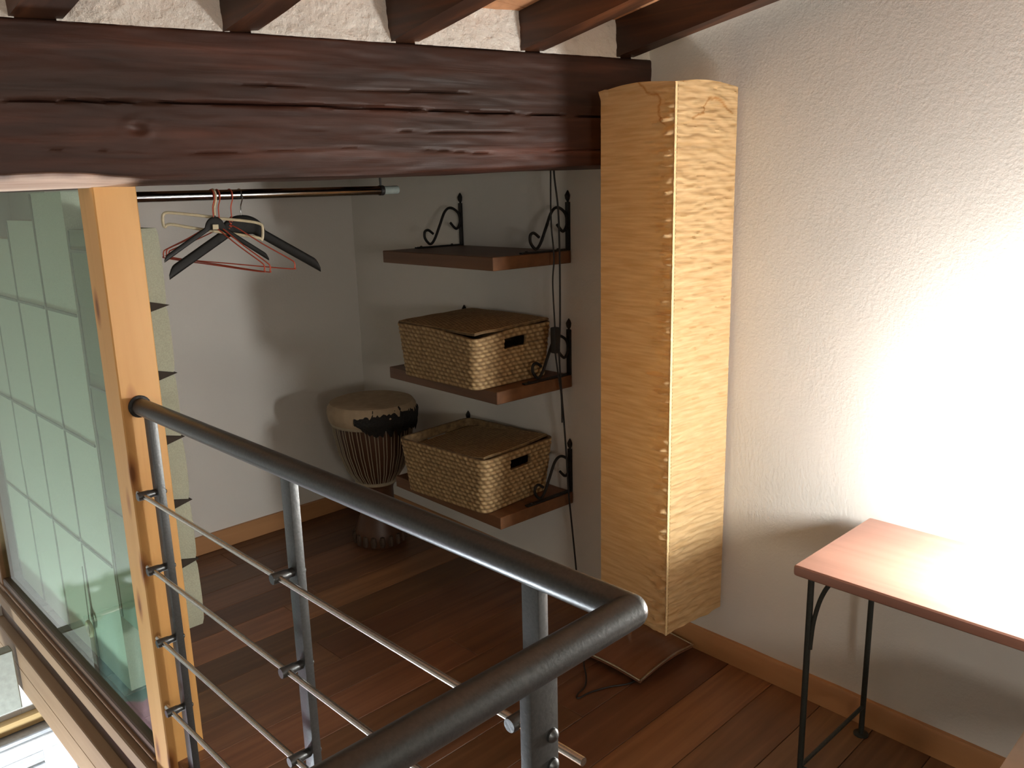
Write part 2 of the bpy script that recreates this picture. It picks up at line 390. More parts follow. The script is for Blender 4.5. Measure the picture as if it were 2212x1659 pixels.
for (a, c) in list(zip([r[1] for r in RXALL[4:-1]], [r[0] for r in RXALL[5:]])):
    yy = -.6
    while yy < 3.3:
        x0, x1, y0, y1 = a-.02, c+.02, yy+.003, yy+.152
        cs = [(x0, y0), (x1, y0), (x1, y1), (x0, y1)]
        MB().add([(x, y, ceilz(x, y)) for x, y in cs]+[(x, y, ceilz(x, y)+.02) for x, y in cs], [(0, 1, 2, 3), (4, 5, 6, 7), (0, 1, 5, 4), (1, 2, 6, 5), (2, 3, 7, 6), (3, 0, 4, 7)]).build('tile', M['tile'], ce, False)
        yy += .155
# ---- rafters
names = ['dark rafter at the far left end of the beam', 'dark rafter second from the left above the big beam', 'dark rafter in the middle above the big beam',
         'dark rafter second from the right above the big beam', 'black shadowed rafter lying against the white side wall']
def rafter(x0, x1, label):
    vs = []; fs = []; n = 60
    for i in range(n+1):
        y = -1.85+i*(5.2/n)
        for j, (x, up) in enumerate(((x0, 0), (x1, 0), (x1, 1), (x0, 1))):
            xx = x+.006*nz(y*2.3, x*9, j); zz = (ceilz(x, y) if up else raftz((x0+x1)/2, y)+.006*nz(y*3, x*7, 4))
            vs.append((xx, y, zz-.0005*up))
    # split faces with bevelled lower corners
    for i in range(n):
        for k in range(4): fs.append((i*4+k, i*4+(k+1) % 4, (i+1)*4+(k+1) % 4, (i+1)*4+k))
    fs += [(3, 2, 1, 0), tuple(n*4+k for k in range(4))]
    o = MB().add(vs, fs).build('rafter', M['rafter'], None, True, 40); tag(o, label, 'rafter', 'rafters of the sloping ceiling'); return o
for (a, c), l in zip(RX, names): rafter(a, c, l)
extra = ['dark rafter over the void, nearest the beam end', 'dark rafter over the void, second from the beam end', 'dark rafter over the void, third from the beam end', 'dark rafter over the void, fourth from the beam end', 'dark rafter over the void beside the far wall']
for (a, c), l in zip(RXALL[:5][::-1], extra): rafter(a, c, l)
b = MB()
def fil(u, v):
    yy = -1.8+5.0*u; x = 2.132+(wallx(yy)+.015-2.132)*v; return (x, yy, raftz(2.11, yy)+.030-.012*v+.002*nz(yy*8, v*3))
MB().grid(fil, 90, 4).build('plaster_fillet', M['infill'], ce)
# ---- big beam (local frame: x along the beam, y depth behind the front face, z up)
ang = math.atan2(-(BN.x), BN.y)
BL0, BL1 = -2.55, 1.68
orgx, orgy = .70, beam_y(.70)
def beam_profile():
    pts = []
    H0 = [(0.0, .003, .0), ]
    return pts
def sm(t):
    t = max(0, min(1, t)); return t*t*(3-2*t)
def cracks(s, z):
    d = 0
    zc = .216+.010*nz(s*1.1, 2)+.006*math.sin(s*3.1)-.004*s+.0025*nz(s*11, 4)
    wdt = .0036*(.75+.7*nz(s*4, 9)+.4*nz(s*13, 3)) if s < 1.05 else .0012
    if abs(s-.02-(-.28)) < .03: wdt *= .3
    d += .02*math.exp(-((z-zc)/max(wdt, .0006))**2)
    zc2 = .262+.006*nz(s*2.2, 5); 
    d += .008*math.exp(-((z-zc2)/.0016)**2)*sm((s-.22)/.1)*sm((.98-s)/.1)*sm(.5+4*nz(s*3, 7)+1)
    zc3 = .160+.008*nz(s*2.5, 15)
    d += .007*math.exp(-((z-zc3)/.0014)**2)*sm((s-.4)/.12)*sm((1.15-s)/.1)*sm(.5+4*nz(s*4, 17)+.4)
    zc4 = .112+.010*nz(s*1.5, 25)
    d += .006*math.exp(-((z-zc4-.02*nz(s*2.1, 31))/.0016)**2)*sm((s+.15)/.1)*sm(.5+4*nz(s*5, 27))
    return d
def bot(s): return .028+.030*max(0, min(1, (s+.2)/1.4))+.006*nz(s*2.5, 3)+.010*max(0, s-1)
def front(s, t):
    z = bot(s)+(.382-bot(s))*t
    return z
nu, nv = 520, 76
vs = []; bare = []
prof_n = 0
rows = []
for i in range(nu+1):
    s = BL0+(BL1-BL0)*i/nu
    z0 = bot(s); row = []
    # underside from the back to the front, then a worn chamfer, then the front face, then the top
    for yb in (.24, .16, .09): row.append((yb, z0+.004*nz(s*4, yb*9, 2), 0))
    ch = .006+.026*sm((.22-s)/.35)
    ch = max(.006, ch*(1+.3*nz(s*5, 6)))
    nb = sm((.10-s)/.12+.5*nz(s*14, 1))
    for t in (0, .25, .5, .75, 1): row.append((.075*(1-t)+.0, z0+ch*t*t, nb*(1 if t < .9 else .5+.8*nz(s*18, 8))))
    for j in range(1, nv+1):
        z = z0+ch+(.382-z0-ch)*j/nv
        yb = cracks(s, z)+.004*nz(s*1.8, z*5, 11)+.0022*nz(s*5, z*28, 12)+.0012*nz(s*14, z*70, 13)
        kn = math.hypot((s-.085)/1.5, z-.158)
        yb += .008*math.exp(-(kn/.009)**2)-.0025*math.exp(-((kn-.018)/.008)**2)+.003*nz(s*60, z*60, 5)*math.exp(-(kn/.03)**2)
        yb += .012*max(0, (z-.372)/.01)**2
        row.append((yb, z, 0))
    row.append((.24, .383, 0)); rows.append((s, row))
m_ = len(rows[0][1])
ca, sa = math.cos(ang), math.sin(ang)
for s, row in rows:
    for (yb, z, nb) in row:
        vs.append((s, yb, z)); bare.append(nb)
fs = []
for i in range(nu):
    for k in range(m_-1): fs.append((i*m_+k, (i+1)*m_+k, (i+1)*m_+k+1, i*m_+k+1))
    fs.append((i*m_+m_-1, (i+1)*m_+m_-1, (i+1)*m_, i*m_))
fs += [tuple(range(m_)), tuple(nu*m_+k for k in range(m_))[::-1]]
b = MB().add(vs, fs); b.at['bare'] = [float(q) for q in bare]
me_o = b.build('ceiling_beam', M['beam'], None, True, 60)
me_o.data.transform(Matrix.Translation(ORG['ceiling_beam']))     # back to the beam's own frame
me_o.location = (orgx, orgy, EYE); me_o.rotation_euler = (0, 0, ang)
tag(me_o, 'massive old dark brown beam with long cracks spanning above the alcove', 'beam')
# ---- plaster infill between the rafters on top of the beam
inf = empty('wall_upper', 1.3, beam_y(1.3), .385); struct(inf, 'rough white plaster filling between the rafters on the beam', 'wall')
allr = [(-2.3, -1.9)]+[(RXALL[i][1], RXALL[i+1][0]) for i in range(len(RXALL)-1)]
for (a, c) in [(RXALL[i][1], RXALL[i+1][0]) for i in range(3, len(RXALL)-1)]+[(2.140, 2.215)]:
    def g(u, v, a=a, c=c):
        x = a-.012+(c-a+.024)*u; yy = beam_y(x)+.012
        z = .378+v*(ceilz(x, yy)+.02-.378)
        dd = .006*nz(x*9, z*9, 4)+.004*nz(x*40, z*40, 2)+.002*nz(x*90, z*90, 6)
        edge = min(u, 1-u)*(c-a+.024)
        return (x, yy+dd-.010*(1-v)**2+.012*math.exp(-edge/.012)*0, z)
    o = MB().grid(g, max(6, int((c-a)*160)), 18)
    o.build('infill_panel', M['infill'], inf)
# same infill on the alcove back wall is the wall itself

# ---- glazing between the alcove and the void
wn = empty('window_1', .715, 2.9, -1.55); struct(wn, 'tall fixed glass pane beside the orange post', 'window')
MB().box(.712, .718, 2.192, 3.74, -1.50, .19).build('pane', M['glass'], wn, False)
MB().box(.698, .735, 2.192, 3.84, -1.56, -1.496, .004).build('bottom_rail', M['framedark'], wn)
MB().box(.690, .712, 2.192, 3.84, -1.535, -1.527, .002).build('glazing_bead', M['frame'], wn)
MB().box(.695, .740, 3.74, 3.84, -1.56, .10, .004).build('side_jamb', M['frame'], wn)
t1 = empty('trim_1', .68, 2.9, -1.9); struct(t1, 'stepped wooden edge of the loft under the glazing', 'trim')
MB().box(.678, .74, .60, 3.84, -1.615, -1.56, .004).build('ledge_strip', M['fascia'], t1)
MB().box(.694, .74, .60, 3.84, -1.695, -1.615, .002).build('recessed_strip', M['framedark'], t1)
MB().box(.660, .74, .60, 3.84, -1.790, -1.695, .003).build('fascia_board', M['fascia'], t1)
MB().box(.661, .74, .60, 3.84, -1.900, -1.792, .003).build('fascia_board', M['fascia'], t1)
MB().box(-2.2, .74, .58, .60, -1.9, -1.52, .003).build('fascia_board', M['fascia'], t1)

# ================================================================== THINGS
# ---- orange wooden post
wp = empty('wooden_post', .747, 2.14, -1.56); tag(wp, 'orange pine post under the beam where the handrail starts', 'post')
MB().box(.697, .797, 2.09, 2.19, -1.9, .05, .003).build('shaft', M['pine'], wp)

# ---- railing
rl = empty('stair_railing', .74, 1.3, FLOOR); tag(rl, 'dark grey steel railing with round handrail and thin steel rods', 'railing')
RZ = -.498; RR = .0215; RY2 = .566
b = MB()
b.tube([(.74, 2.088, RZ), (.74, RY2, RZ)], RR, 24, caps=False)
b.tube([(.74, RY2, RZ), (-1.6, RY2, RZ)], RR, 24, caps=False)
sv = []; sf = []
for i in range(13):
    for k in range(24):
        th = math.pi*i/12; ph = 2*math.pi*k/24
        sv.append((.74+RR*math.sin(th)*math.cos(ph), RY2+RR*math.sin(th)*math.sin(ph), RZ+RR*math.cos(th)))
for i in range(12):
    for k in range(24): sf.append((i*24+k, i*24+(k+1) % 24, (i+1)*24+(k+1) % 24, (i+1)*24+k))
b.add(sv, sf)
hr = b.build('handrail', M['steel'], rl)
MB().lathe([(.028, 0), (.028, .003), (.023, .005)], (0, 0, 0), 24).xf(Matrix.Translation((.74, 2.089, RZ)) @ Matrix.Rotation(R(90), 4, 'X')).build('wall_flange', M['iron'], hr)
RODZ = [-.707, -.906, -1.105, -1.306]
def post(x0, x1, y0, y1, side):
    p = MB().box(x0, x1, y0, y1, -1.78, RZ-.012, .002, 2).build('post', M['steel'], rl)
    for z in RODZ:
        cy_ = (y0+y1)/2; cx_ = (x0+x1)/2
        if side == 'x':
            m4 = Matrix.Translation((x0+.001, cy_, z)) @ Matrix.Rotation(R(-90), 4, 'Y')
            MB().lathe([(.0095, 0), (.0095, .012), (.011, .018), (.011, .044), (.010, .046)], (0, 0, 0), 16).xf(m4).build('clamp', M['steel'], p)
            m5 = Matrix.Translation((x1, cy_-.006, z)) @ Matrix.Rotation(R(90), 4, 'Y')
            MB().lathe([(.007, 0), (.0065, .003), (.004, .005), (.0005, .0055)], (0, 0, 0), 12).xf(m5).build('bolt', M['steel'], p)
        else:
            m4 = Matrix.Translation((cx_, y1-.001, z)) @ Matrix.Rotation(R(-90), 4, 'X')
            MB().lathe([(.0095, 0), (.0095, .012), (.011, .018), (.011, .044), (.010, .046)], (0, 0, 0), 16).xf(m4).build('clamp', M['steel'], p)
            m5 = Matrix.Translation((cx_+.011, y0, z)) @ Matrix.Rotation(R(90), 4, 'X')
            MB().lathe([(.0085, -.001), (.008, .003), (.005, .006), (.0005, .007)], (0, 0, 0), 14).xf(m5).build('bolt', M['steel'], p)
post(.731, .750, 2.012, 2.046, 'x'); post(.731, .750, 1.356, 1.390, 'x'); post(.731, .750, .712, .744, 'x')
post(.553, .595, .552, .570, 'y'); post(-.15, -.108, .552, .570, 'y'); post(-.85, -.808, .552, .570, 'y')
for z in (-.580, -.617):
    MB().lathe([(.0085, -.001), (.008, .003), (.005, .006), (.0005, .007)], (0, 0, 0), 14).xf(Matrix.Translation((.584, .552, z)) @ Matrix.Rotation(R(90), 4, 'X')).build('bolt', M['steel'], rl)
for z in RODZ:
    MB().tube([(.700, 2.06, z), (.700, .607, z)], .006, 12).build('rod', M['steelb'], rl)
    MB().tube([(.64, .602, z), (-1.6, .602, z)], .006, 12).build('rod', M['steelb'], rl)

# ---- crinkled paper floor lamp
lp = empty('paper_floor_lamp', 2.01, 1.53, FLOOR); tag(lp, 'tall square floor lamp with crinkled beige paper shade, unlit', 'floor lamp')
SX, SY, SA = 1.899, 1.321, R(-5.0); SS = .268; SZ0, SZ1 = -1.311, .266
ca2, sa2 = math.cos(SA), math.sin(SA)
def shade_world(a, c, z): return (SX+a*ca2-c*sa2, SY+a*sa2+c*ca2, z)
stain1 = [(.148, .0), (.170, .018), (.176, .026), (.205, .030), (.215, .045), (.211, .062), (.220, .085), (.232, .10)]   # on the left face (distance from back edge, depth below top)
stain2 = [(.075, .090), (.090, .082), (.118, .072), (.128, .050), (.140, .040), (.175, .038), (.20, .046), (.225, .060), (.245, .07)]
def dseg(p, a, c):
    ax, ay = a; bx, by = c; dx, dy = bx-ax, by-ay; t = max(0, min(1, ((p[0]-ax)*dx+(p[1]-ay)*dy)/(dx*dx+dy*dy)))
    return math.hypot(p[0]-ax-t*dx, p[1]-ay-t*dy)
b = MB(); st = []
nh, nvv = 64, 380
for face in range(4):
    base = len(b.v)
    for j in range(nvv+1):
        v = j/nvv; z = SZ0+(SZ1-SZ0)*v
        for i in range(nh+1):
            u = i/nh; d = u*SS
            # outward displacement: long horizontal crinkles, finer towards the hem
            e = math.sin(math.pi*u)
            wr = (.0055*nz(d*9+face*11, z*60, face))+.0060*nz(d*22+face*5, z*125+.3*math.sin(d*30), 4+face)+.0016*nz(d*40, z*230, 9+face)
            amp = 1.0
            if face == 3: amp = .35+3.4*max(0, 1-u*2.4)**1.4     # left face: calmer in the middle, crinkled by the front edge
            off = wr*amp*min(1, e*6+.15)
            bow = -.004*e*math.sin(v*math.pi)+.006*e*max(0, (v-.97)/.03)
            zz = z+(.010*e if v > .999 else .010*e*max(0, (v-.96)/.04))
            fl_ = .010*max(0, (v-.985)/.015)*(1 if (face == 3 and u > .9) else 0)
            off += bow
            if face == 0: p = shade_world(d, -off, zz)                 # faces the room (right face)
            elif face == 1: p = shade_world(SS+off, d, zz)
            elif face == 2: p = shade_world(SS-d, SS+off, zz)
            else: p = shade_world(-off-fl_, SS-d if False else d, zz)
            b.v.append(p)
            s_ = 0
            if face in (0, 3) and v > .9:
                dep = (SZ1-z)
                poly = stain2 if face == 0 else [(SS-a, c) for a, c in stain1]
                jit = .003*nz(d*90, z*90, 2)
                m0 = min(dseg((d+jit, dep+jit), poly[k2], poly[k2+1]) for k2 in range(len(poly)-1))
                s_ = max(0, 1-m0/.0048)
            st.append(min(1, s_*.9))
    W_ = nh+1
    for j in range(nvv):
        for i in range(nh): b.f.append((base+j*W_+i, base+j*W_+i+1, base+(j+1)*W_+i+1, base+(j+1)*W_+i))
b.at['stain'] = st
sh = b.build('shade', M['paper'], lp, True, 80)
# hem with stitches along the front corner
def hemf(u, v):
    z = SZ0+(SZ1-SZ0)*v; return shade_world(-.0012+u*.008, -.0022-.0012*math.sin(math.pi*u)+.0008*nz(z*60, u), z)
MB().grid(hemf, 4, 300).build('hem', M['paperseam'], sh)
b = MB()
zz = SZ0+.01
while zz < SZ1-.01:
    b.tube([shade_world(.0085, -.0032, zz), shade_world(.0085+.0006*nz(zz*50, 1), -.0036, zz+.006)], .0005, 4); zz += .0105
b.build('stitching', plain('brown_thread', (.35, .22, .10), .9), sh)['kind'] = 'stuff'
# wire rims, pole, base plate
for z in (SZ0+.004, SZ1-.004):
    MB().tube([shade_world(.004, .004, z), shade_world(SS-.004, .004, z), shade_world(SS-.004, SS-.004, z), shade_world(.004, SS-.004, z)], .002, 6, closed=True).build('wire_rim', M['nickel'], lp)
MB().tube([(2.085, 1.60, -1.475), (2.06, 1.50, .1)], .009, 12).build('pole', M['nickel'], lp)
def basef(u, v):
    x = 1.869+.286*u; yv = 1.389+.286*v
    return (x, yv, -1.478+.016*(math.sin(math.pi*v))*.6+.012*math.sin(math.pi*u))
bb = MB().grid(basef, 16, 16)
def basef2(u, v):
    p = basef(u, v); return (p[0], p[1], p[2]-.010)
bb.grid(basef2, 16, 16)
n_ = 17*17
for i in range(16):
    for (a, c) in ((i, i+1), (16*17+i, 16*17+i+1), (i*17, (i+1)*17), (i*17+16, (i+1)*17+16)): bb.f.append((a, c, c+n_, a+n_))
pl = bb.build('base_plate', M['base'], lp)
b = MB()
b.tube([basef(i/16, 0) for i in range(17)], .0035, 6); b.tube([basef(0, i/16) for i in range(17)], .0035, 6)
b.tube([basef(i/16, 1) for i in range(17)], .0035, 6); b.tube([basef(1, i/16) for i in range(17)], .0035, 6)
b.build('metal_edging', M['nickel'], pl)
for (x, yv) in ((1.90, 1.42), (2.12, 1.42), (1.90, 1.645), (2.12, 1.645)):
    MB().lathe([(.012, 0), (.012, .018)], (x, yv, FLOOR), 12).build('foot', M['cable'], pl)
cp = smoothpath([(1.875, 1.60, -1.49), (1.82, 1.575, -1.470), (1.785, 1.535, -1.488), (1.75, 1.51, -1.496), (1.705, 1.50, -1.496), (1.69, 1.485, -1.496), (1.74, 1.478, -1.4965), (1.80, 1.455, -1.4965), (1.86, 1.42, -1.4965), (1.92, 1.42, -1.4965)], 6)
MB().tube(cp, .0028, 8).build('power_cord', M['cable'], lp)

# ---- narrow table with iron legs
RT = Matrix.Translation((1.732, .848, 0)) @ Matrix.Rotation(R(-1.2), 4, 'Z')
tb = empty('side_table', 1.9, .4, FLOOR); tag(tb, 'narrow reddish wood table with thin iron legs against the white wall', 'table')
b = MB()
b.box(0, .405, -1.0, 0, -.900, -.872, .009, 3, RT); b.build('tabletop', M['table'], tb)
def leg(x, y, dx, dy):
    p0 = RT @ Vector((x, y, -1.496)); p1 = RT @ Vector((x, y, -.90))
    lg = MB().tube([p0, p1], .0075, 12).build('leg', M['irong'], tb)
    MB().lathe([(.020, 0), (.020, .004), (.010, .006)], (p0.x, p0.y, FLOOR), 16).build('foot_disc', M['irong'], lg)
    br = [RT @ Vector((x+dx*a, y+dy*a, z)) for a, z in ((.007, -1.085), (.008, -1.06), (.012, -1.01), (.022, -.96), (.034, -.925), (.046, -.902))]
    MB().tube(smoothpath(br, 4), .0055, 8).build('curved_brace', M['irong'], lg)
leg(.025, -.035, 0, -1); leg(.375, -.035, 0, -1); leg(.025, -.965, 0, 1); leg(.375, -.965, 0, 1)
for (a, c) in (((.025, -.035), (.375, -.035)), ((.025, -.965), (.375, -.965))):
    MB().tube([RT @ Vector((a[0], a[1], -1.412)), RT @ Vector((c[0], c[1], -1.412))], .0055, 8).build('stretcher', M['irong'], tb)
MB().tube([RT @ Vector((.025, -.035, -1.412)), RT @ Vector((.025, -.965, -1.412))], .0055, 8).build('stretcher', M['irong'], tb)

# ---- lit globe lamp on the table
TL = TABLE_LAMP
tl = empty('table_lamp', TL[0], TL[1], -.872); tag(tl, 'small lit globe lamp on the narrow wooden table', 'table lamp')
MB().lathe([(.055, 0), (.055, .010), (.020, .018), (.010, .03), (.009, .14), (.016, .15), (.020, .175)], (TL[0], TL[1], -.872), 24).build('lamp_base', M['nickel'], tl)
MB().lathe([(0.088*math.sin(math.pi*i/16)+.0001, -.088*math.cos(math.pi*i/16)) for i in range(17)], TL, 24).build('globe', M['lamp_on'], tl)

# ---- three wall shelves with scroll brackets
SR = lambda y: Matrix.Translation((wallx(y), y, 0)) @ Matrix.Rotation(R(-2.29), 4, 'Z')     # local: -x off the wall, y along it
scroll = [(.0535, .0856), (.025, .061), (.006, .084), (.012, .121), (.048, .143), (.079, .129), (.107, .077), (.135, .025), (.157, .009), (.18, .031), (.18, .056), (.163, .062), (.140, .047)]
def bracket(parent, y, zt):
    T = SR(y) @ Matrix.Translation((-.004, 0, zt))
    br = MB(); br.box(-.005, .004, -.009, .009, 0, .165, .001, 1, T); br.box(-.225, 0, -.009, .009, .0005, .006, .001, 1, T)
    o = br.build('bracket', M['iron'], parent)
    MB().tube([T @ Vector((-u, 0, w+.005)) for u, w in smoothpath([(u, w, 0) for u, w in scroll], 6) for u, w in [(u, w)]] if False else
              [T @ Vector((-p[0], 0, p[1]+.005)) for p in smoothpath([(u, w, 0) for u, w in scroll], 6)], .0052, 8).build('scroll', M['iron'], o)
    lf = MB(); lf.tube([T @ Vector((0, 0, z)) for z in (.160, .168, .176, .188, .198, .205)], [.006, .004, .010, .012, .006, .001], 8, flat=.8); lf.build('leaf_finial', M['iron'], o)
    for u in (.05, .20): MB().lathe([(.005, 0), (.004, .003), (.0005, .004)], (T @ Vector((-u, 0, .006)))[:], 8).build('screw', M['iron'], o)
SHZ = [(-.206, 'top'), (-.651, 'middle'), (-1.097, 'lowest')]
labels = ['topmost wooden wall shelf, empty, with two black scroll brackets', 'middle wooden wall shelf carrying the basket with the bulging lid', 'lowest wooden wall shelf carrying the basket with the sunken lid']
for (zt, nm), lb in zip(SHZ, labels):
    y0, y1 = 1.957, 2.590
    s_ = empty('wall_shelf', wallx(2.27), 2.27, zt-.045); tag(s_, lb, 'shelf', 'wall shelves with scroll brackets')
    T = SR(y0)
    MB().box(-.362, -.002, 0, y1-y0, zt-.044, zt, .002, 1, T).build('board', M['shelf'], s_)
    bracket(s_, y0+.012, zt); bracket(s_, y1-.03, zt)

# ---- woven baskets
def rrect(hx, hy, r, n):
    """perimeter points of a rounded rectangle, n points, evenly spaced, ccw from +x side"""
    segs = []; L = 2*(2*(hx-r)+2*(hy-r))+2*math.pi*r; out = []
    for i in range(n):
        d = L*i/n
        parts = [('l', (hx, -(hy-r)), (0, 1), 2*(hy-r)), ('a', (hx-r, hy-r), 0, math.pi*r/2), ('l', (hx-r, hy), (-1, 0), 2*(hx-r)), ('a', (-(hx-r), hy-r), 90, math.pi*r/2),
                 ('l', (-hx, hy-r), (0, -1), 2*(hy-r)), ('a', (-(hx-r), -(hy-r)), 180, math.pi*r/2), ('l', (-(hx-r), -hy), (1, 0), 2*(hx-r)), ('a', (hx-r, -(hy-r)), 270, math.pi*r/2)]
        for t, p, q, ln in parts:
            if d <= ln:
                if t == 'l': out.append((p[0]+q[0]*d, p[1]+q[1]*d, q[1], -q[0]))
                else:
                    a = R(q)+d/r; out.append((p[0]+r*math.cos(a), p[1]+r*math.sin(a), math.cos(a), math.sin(a)))
                break
            d -= ln
        else: out.append((hx, -(hy-r), 1, 0))
    return out
def basket(T, hx, hy, h, flare, parent, sag):
    n = 420; rows = 110; nrow = 13; ncol = 60
    b = MB(); at = []; top = rrect(hx, hy, .035, n); bt = rrect(hx*flare, hy*flare, .030, n)
    def hole(i, j):
        a = top[i % n]; w = j/rows
        return abs(a[0]) < .056 and abs(a[1]) > hy*.97 and .66 < w < .85
    for layer in (0, 1):
        base = len(b.v)
        for j in range(rows+1):
            w = j/rows
            for i in range(n):
                x = bt[i][0]+(top[i][0]-bt[i][0])*w; y = bt[i][1]+(top[i][1]-bt[i][1])*w; nx, ny = top[i][2], top[i][3]
                rr = w*nrow; ri = int(rr); fr = rr-ri
                ph = (i/n*ncol+.5*(ri % 2)+.35*fr) % 1
                d = .0050*math.sin(math.pi*fr)**.6*(.2+.8*math.sin(math.pi*ph)**.7) if 0 < fr < 1 else 0
                d *= .8+.4*nz(i*.31, ri*1.7)
                if layer: d = -.010-d*.6
                zz = h*w*(1-sag*max(0, -x/hx)*max(0, -y/hy)*.5)+.002*nz(i*.05, w*3)*w
                b.v.append((x+nx*d, y+ny*d, zz)); at.append(min(1, max(0, d/.0042*.55 if not layer else .1)))
        for j in range(rows):
            for i in range(n):
                if hole(i, j) and hole(i+1, j+1): continue
                b.f.append((base+j*n+i, base+j*n+(i+1) % n, base+(j+1)*n+(i+1) % n, base+(j+1)*n+i))
    N0 = (rows+1)*n
    for i in range(n):      # rim and hole edges
        b.f.append((rows*n+i, rows*n+(i+1) % n, N0+rows*n+(i+1) % n, N0+rows*n+i))
    for j in range(rows):
        for i in range(n):
            if hole(i, j) and hole(i+1, j+1):
                for (di, dj, a, c) in ((0, -1, (i, j), (i+1, j)), (0, 1, (i, j+1), (i+1, j+1)), (-1, 0, (i, j), (i, j+1)), (1, 0, (i+1, j), (i+1, j+1))):
                    if not (hole(i+di, j+dj) and hole(i+di+1, j+dj+1)):
                        p, q = a[1]*n+a[0] % n, c[1]*n+c[0] % n; b.f.append((p, q, N0+q, N0+p))
    k = len(b.v)
    b.v += [(x*.97, y*.97, .004) for x, y, _, _ in bt]; at += [.1]*n; b.f.append(tuple(range(k, k+n)))
    b.at['strand'] = at; b.xf(T)
    return b.build('body', M['wicker'], parent, True, 80)
def lid(T, hx, hy, parent, dome, tilt):
    b = MB(); at = []; nu_, nv_ = 150, 130
    for layer in (0, 1):
        base = len(b.v)
        for j in range(nv_+1):
            for i in range(nu_+1):
                u = -1+2*i/nu_; v = -1+2*j/nv_
                # square to rounded square
                x = u*hx*(1-.045*v*v*u*u); y = v*hy*(1-.045*u*u*v*v)
                rr = (j/nv_)*26; ri = int(rr); fr = rr-ri; ph = (i/nu_*26+.5*(ri % 2)) % 1
                d = .0028*math.sin(math.pi*fr)**.6*(.3+.7*math.sin(math.pi*ph)) if 0 < fr < 1 else 0
                edge = max(abs(u), abs(v))
                if edge > .955: d = .0030*math.sin(math.pi*(edge-.955)/.045)
                z = dome*(1-u*u)*(1-v*v)+tilt(u, v)+.003*nz(u*2, v*2, 4)
                b.v.append((x, y, z+(d if not layer else -.006-d*.4))); at.append(min(1, d/.0028*.5) if not layer else .1)
        for j in range(nv_):
            for i in range(nu_): b.f.append((base+j*(nu_+1)+i, base+j*(nu_+1)+i+1, base+(j+1)*(nu_+1)+i+1, base+(j+1)*(nu_+1)+i))
    N0 = (nu_+1)*(nv_+1)
    loop = [i for i in range(nu_+1)]+[j*(nu_+1)+nu_ for j in range(1, nv_+1)]+[nv_*(nu_+1)+i for i in range(nu_-1, -1, -1)]+[j*(nu_+1) for j in range(nv_-1, 0, -1)]
    for a, c in zip(loop, loop[1:]+loop[:1]): b.f.append((a, c, N0+c, N0+a))
    b.at['strand'] = at; b.xf(T); return b.build('lid', M['wicker'], parent, True, 80)
bk = empty('lidded_basket', 1.99, 2.235, -.650); tag(bk, 'woven seagrass basket with bulging lid on the middle shelf', 'basket', 'seagrass baskets on the wall shelves')
T = Matrix.Translation((1.985, 2.235, -.650)) @ Matrix.Rotation(R(-1), 4, 'Z')
basket(T, .185, .222, .196, .92, bk, .20)
lid(T @ Matrix.Translation((0.004, .006, .205)), .184, .222, bk, .012, lambda u, v: -.004+.004*u-.004*max(0, -u)*max(0, -v))
bk2 = empty('lidded_basket', 1.985, 2.245, -1.096); tag(bk2, 'woven seagrass basket with sunken lid on the lowest shelf', 'basket', 'seagrass baskets on the wall shelves')
T = Matrix.Translation((1.988, 2.245, -1.096)) @ Matrix.Rotation(R(3), 4, 'Z')
basket(T, .187, .228, .205, .90, bk2, .02)
lid(T @ Matrix.Translation((0, -.004, .188)), .176, .212, bk2, -.002, lambda u, v: -.020*v+.004*u+.002)

# ---- djembe drum
DX, DY = 1.985, 2.905
dr = empty('djembe_drum', DX, DY, FLOOR); tag(dr, 'tall goblet hand drum with rope lacing standing in the alcove corner', 'drum')
prof = [(.168, .600), (.166, .52), (.150, .43), (.120, .345), (.090, .300), (.078, .285)]
MB().lathe([(.078, .27)]+prof[::-1][1:]+[(.160, .60)], (DX, DY, FLOOR), 40).build('bowl', M['drumwood'], dr)
MB().lathe([(.100, .0), (.108, .012), (.108, .06), (.098, .085), (.082, .13), (.072, .19), (.070, .25), (.078, .285)], (DX, DY, FLOOR), 36).build('foot', M['drumwood'], dr)
b = MB()
for k in range(18):
    a = 2*math.pi*k/18
    b.lathe([(.001, -.026), (.010, -.022), (.014, 0), (.010, .022), (.001, .026)], (DX+.108*math.cos(a), DY+.108*math.sin(a), FLOOR+.036), 8)
b.build('carved_studs', M['carved'], dr)['kind'] = 'stuff'
sk_ = MB().lathe([(.170, .555), (.186, .572), (.192, .600), (.188, .628), (.176, .645), (.160, .650), (.08, .650), (.0005, .650)], (DX, DY, FLOOR), 56).build('drum_skin', M['skin'], dr)
def furf(a0, a1, name):
    b = MB()
    def g(u, v):
        a = a0+(a1-a0)*u; ee = min(1, min(u, 1-u)*6); lo = .535+.03*nz(a*9, 7)+.05*(1-ee); hi = .640-.02*(1-ee)+.010*nz(a*11, 2); z = lo+(hi-lo)*v; r = .176+.020*math.sin(math.pi*min(1, v*.9+.1))**.7+.004*nz(a*14, v*7)+.005*nz(a*60, v*3)*.5
        return (DX+r*math.cos(a), DY+r*math.sin(a), FLOOR+z+.008*nz(a*20, 3)*(1-v)*2)
    b.grid(g, 60, 12); return b.build(name, M['fur'], sk_)
furf(R(212), R(330), 'dark_fur')
b = MB()
for k in range(60):
    a = 2*math.pi*(k+.22*(k % 2))/60
    b.tube([(DX+(r+.004)*math.cos(a+.02*i), DY+(r+.004)*math.sin(a+.02*i), FLOOR+z) for i, (r, z) in enumerate([(.170, .575)]+prof[1:])], .0021, 5)
o = b.build('rope_lacing', M['rope'], dr); o['kind'] = 'stuff'
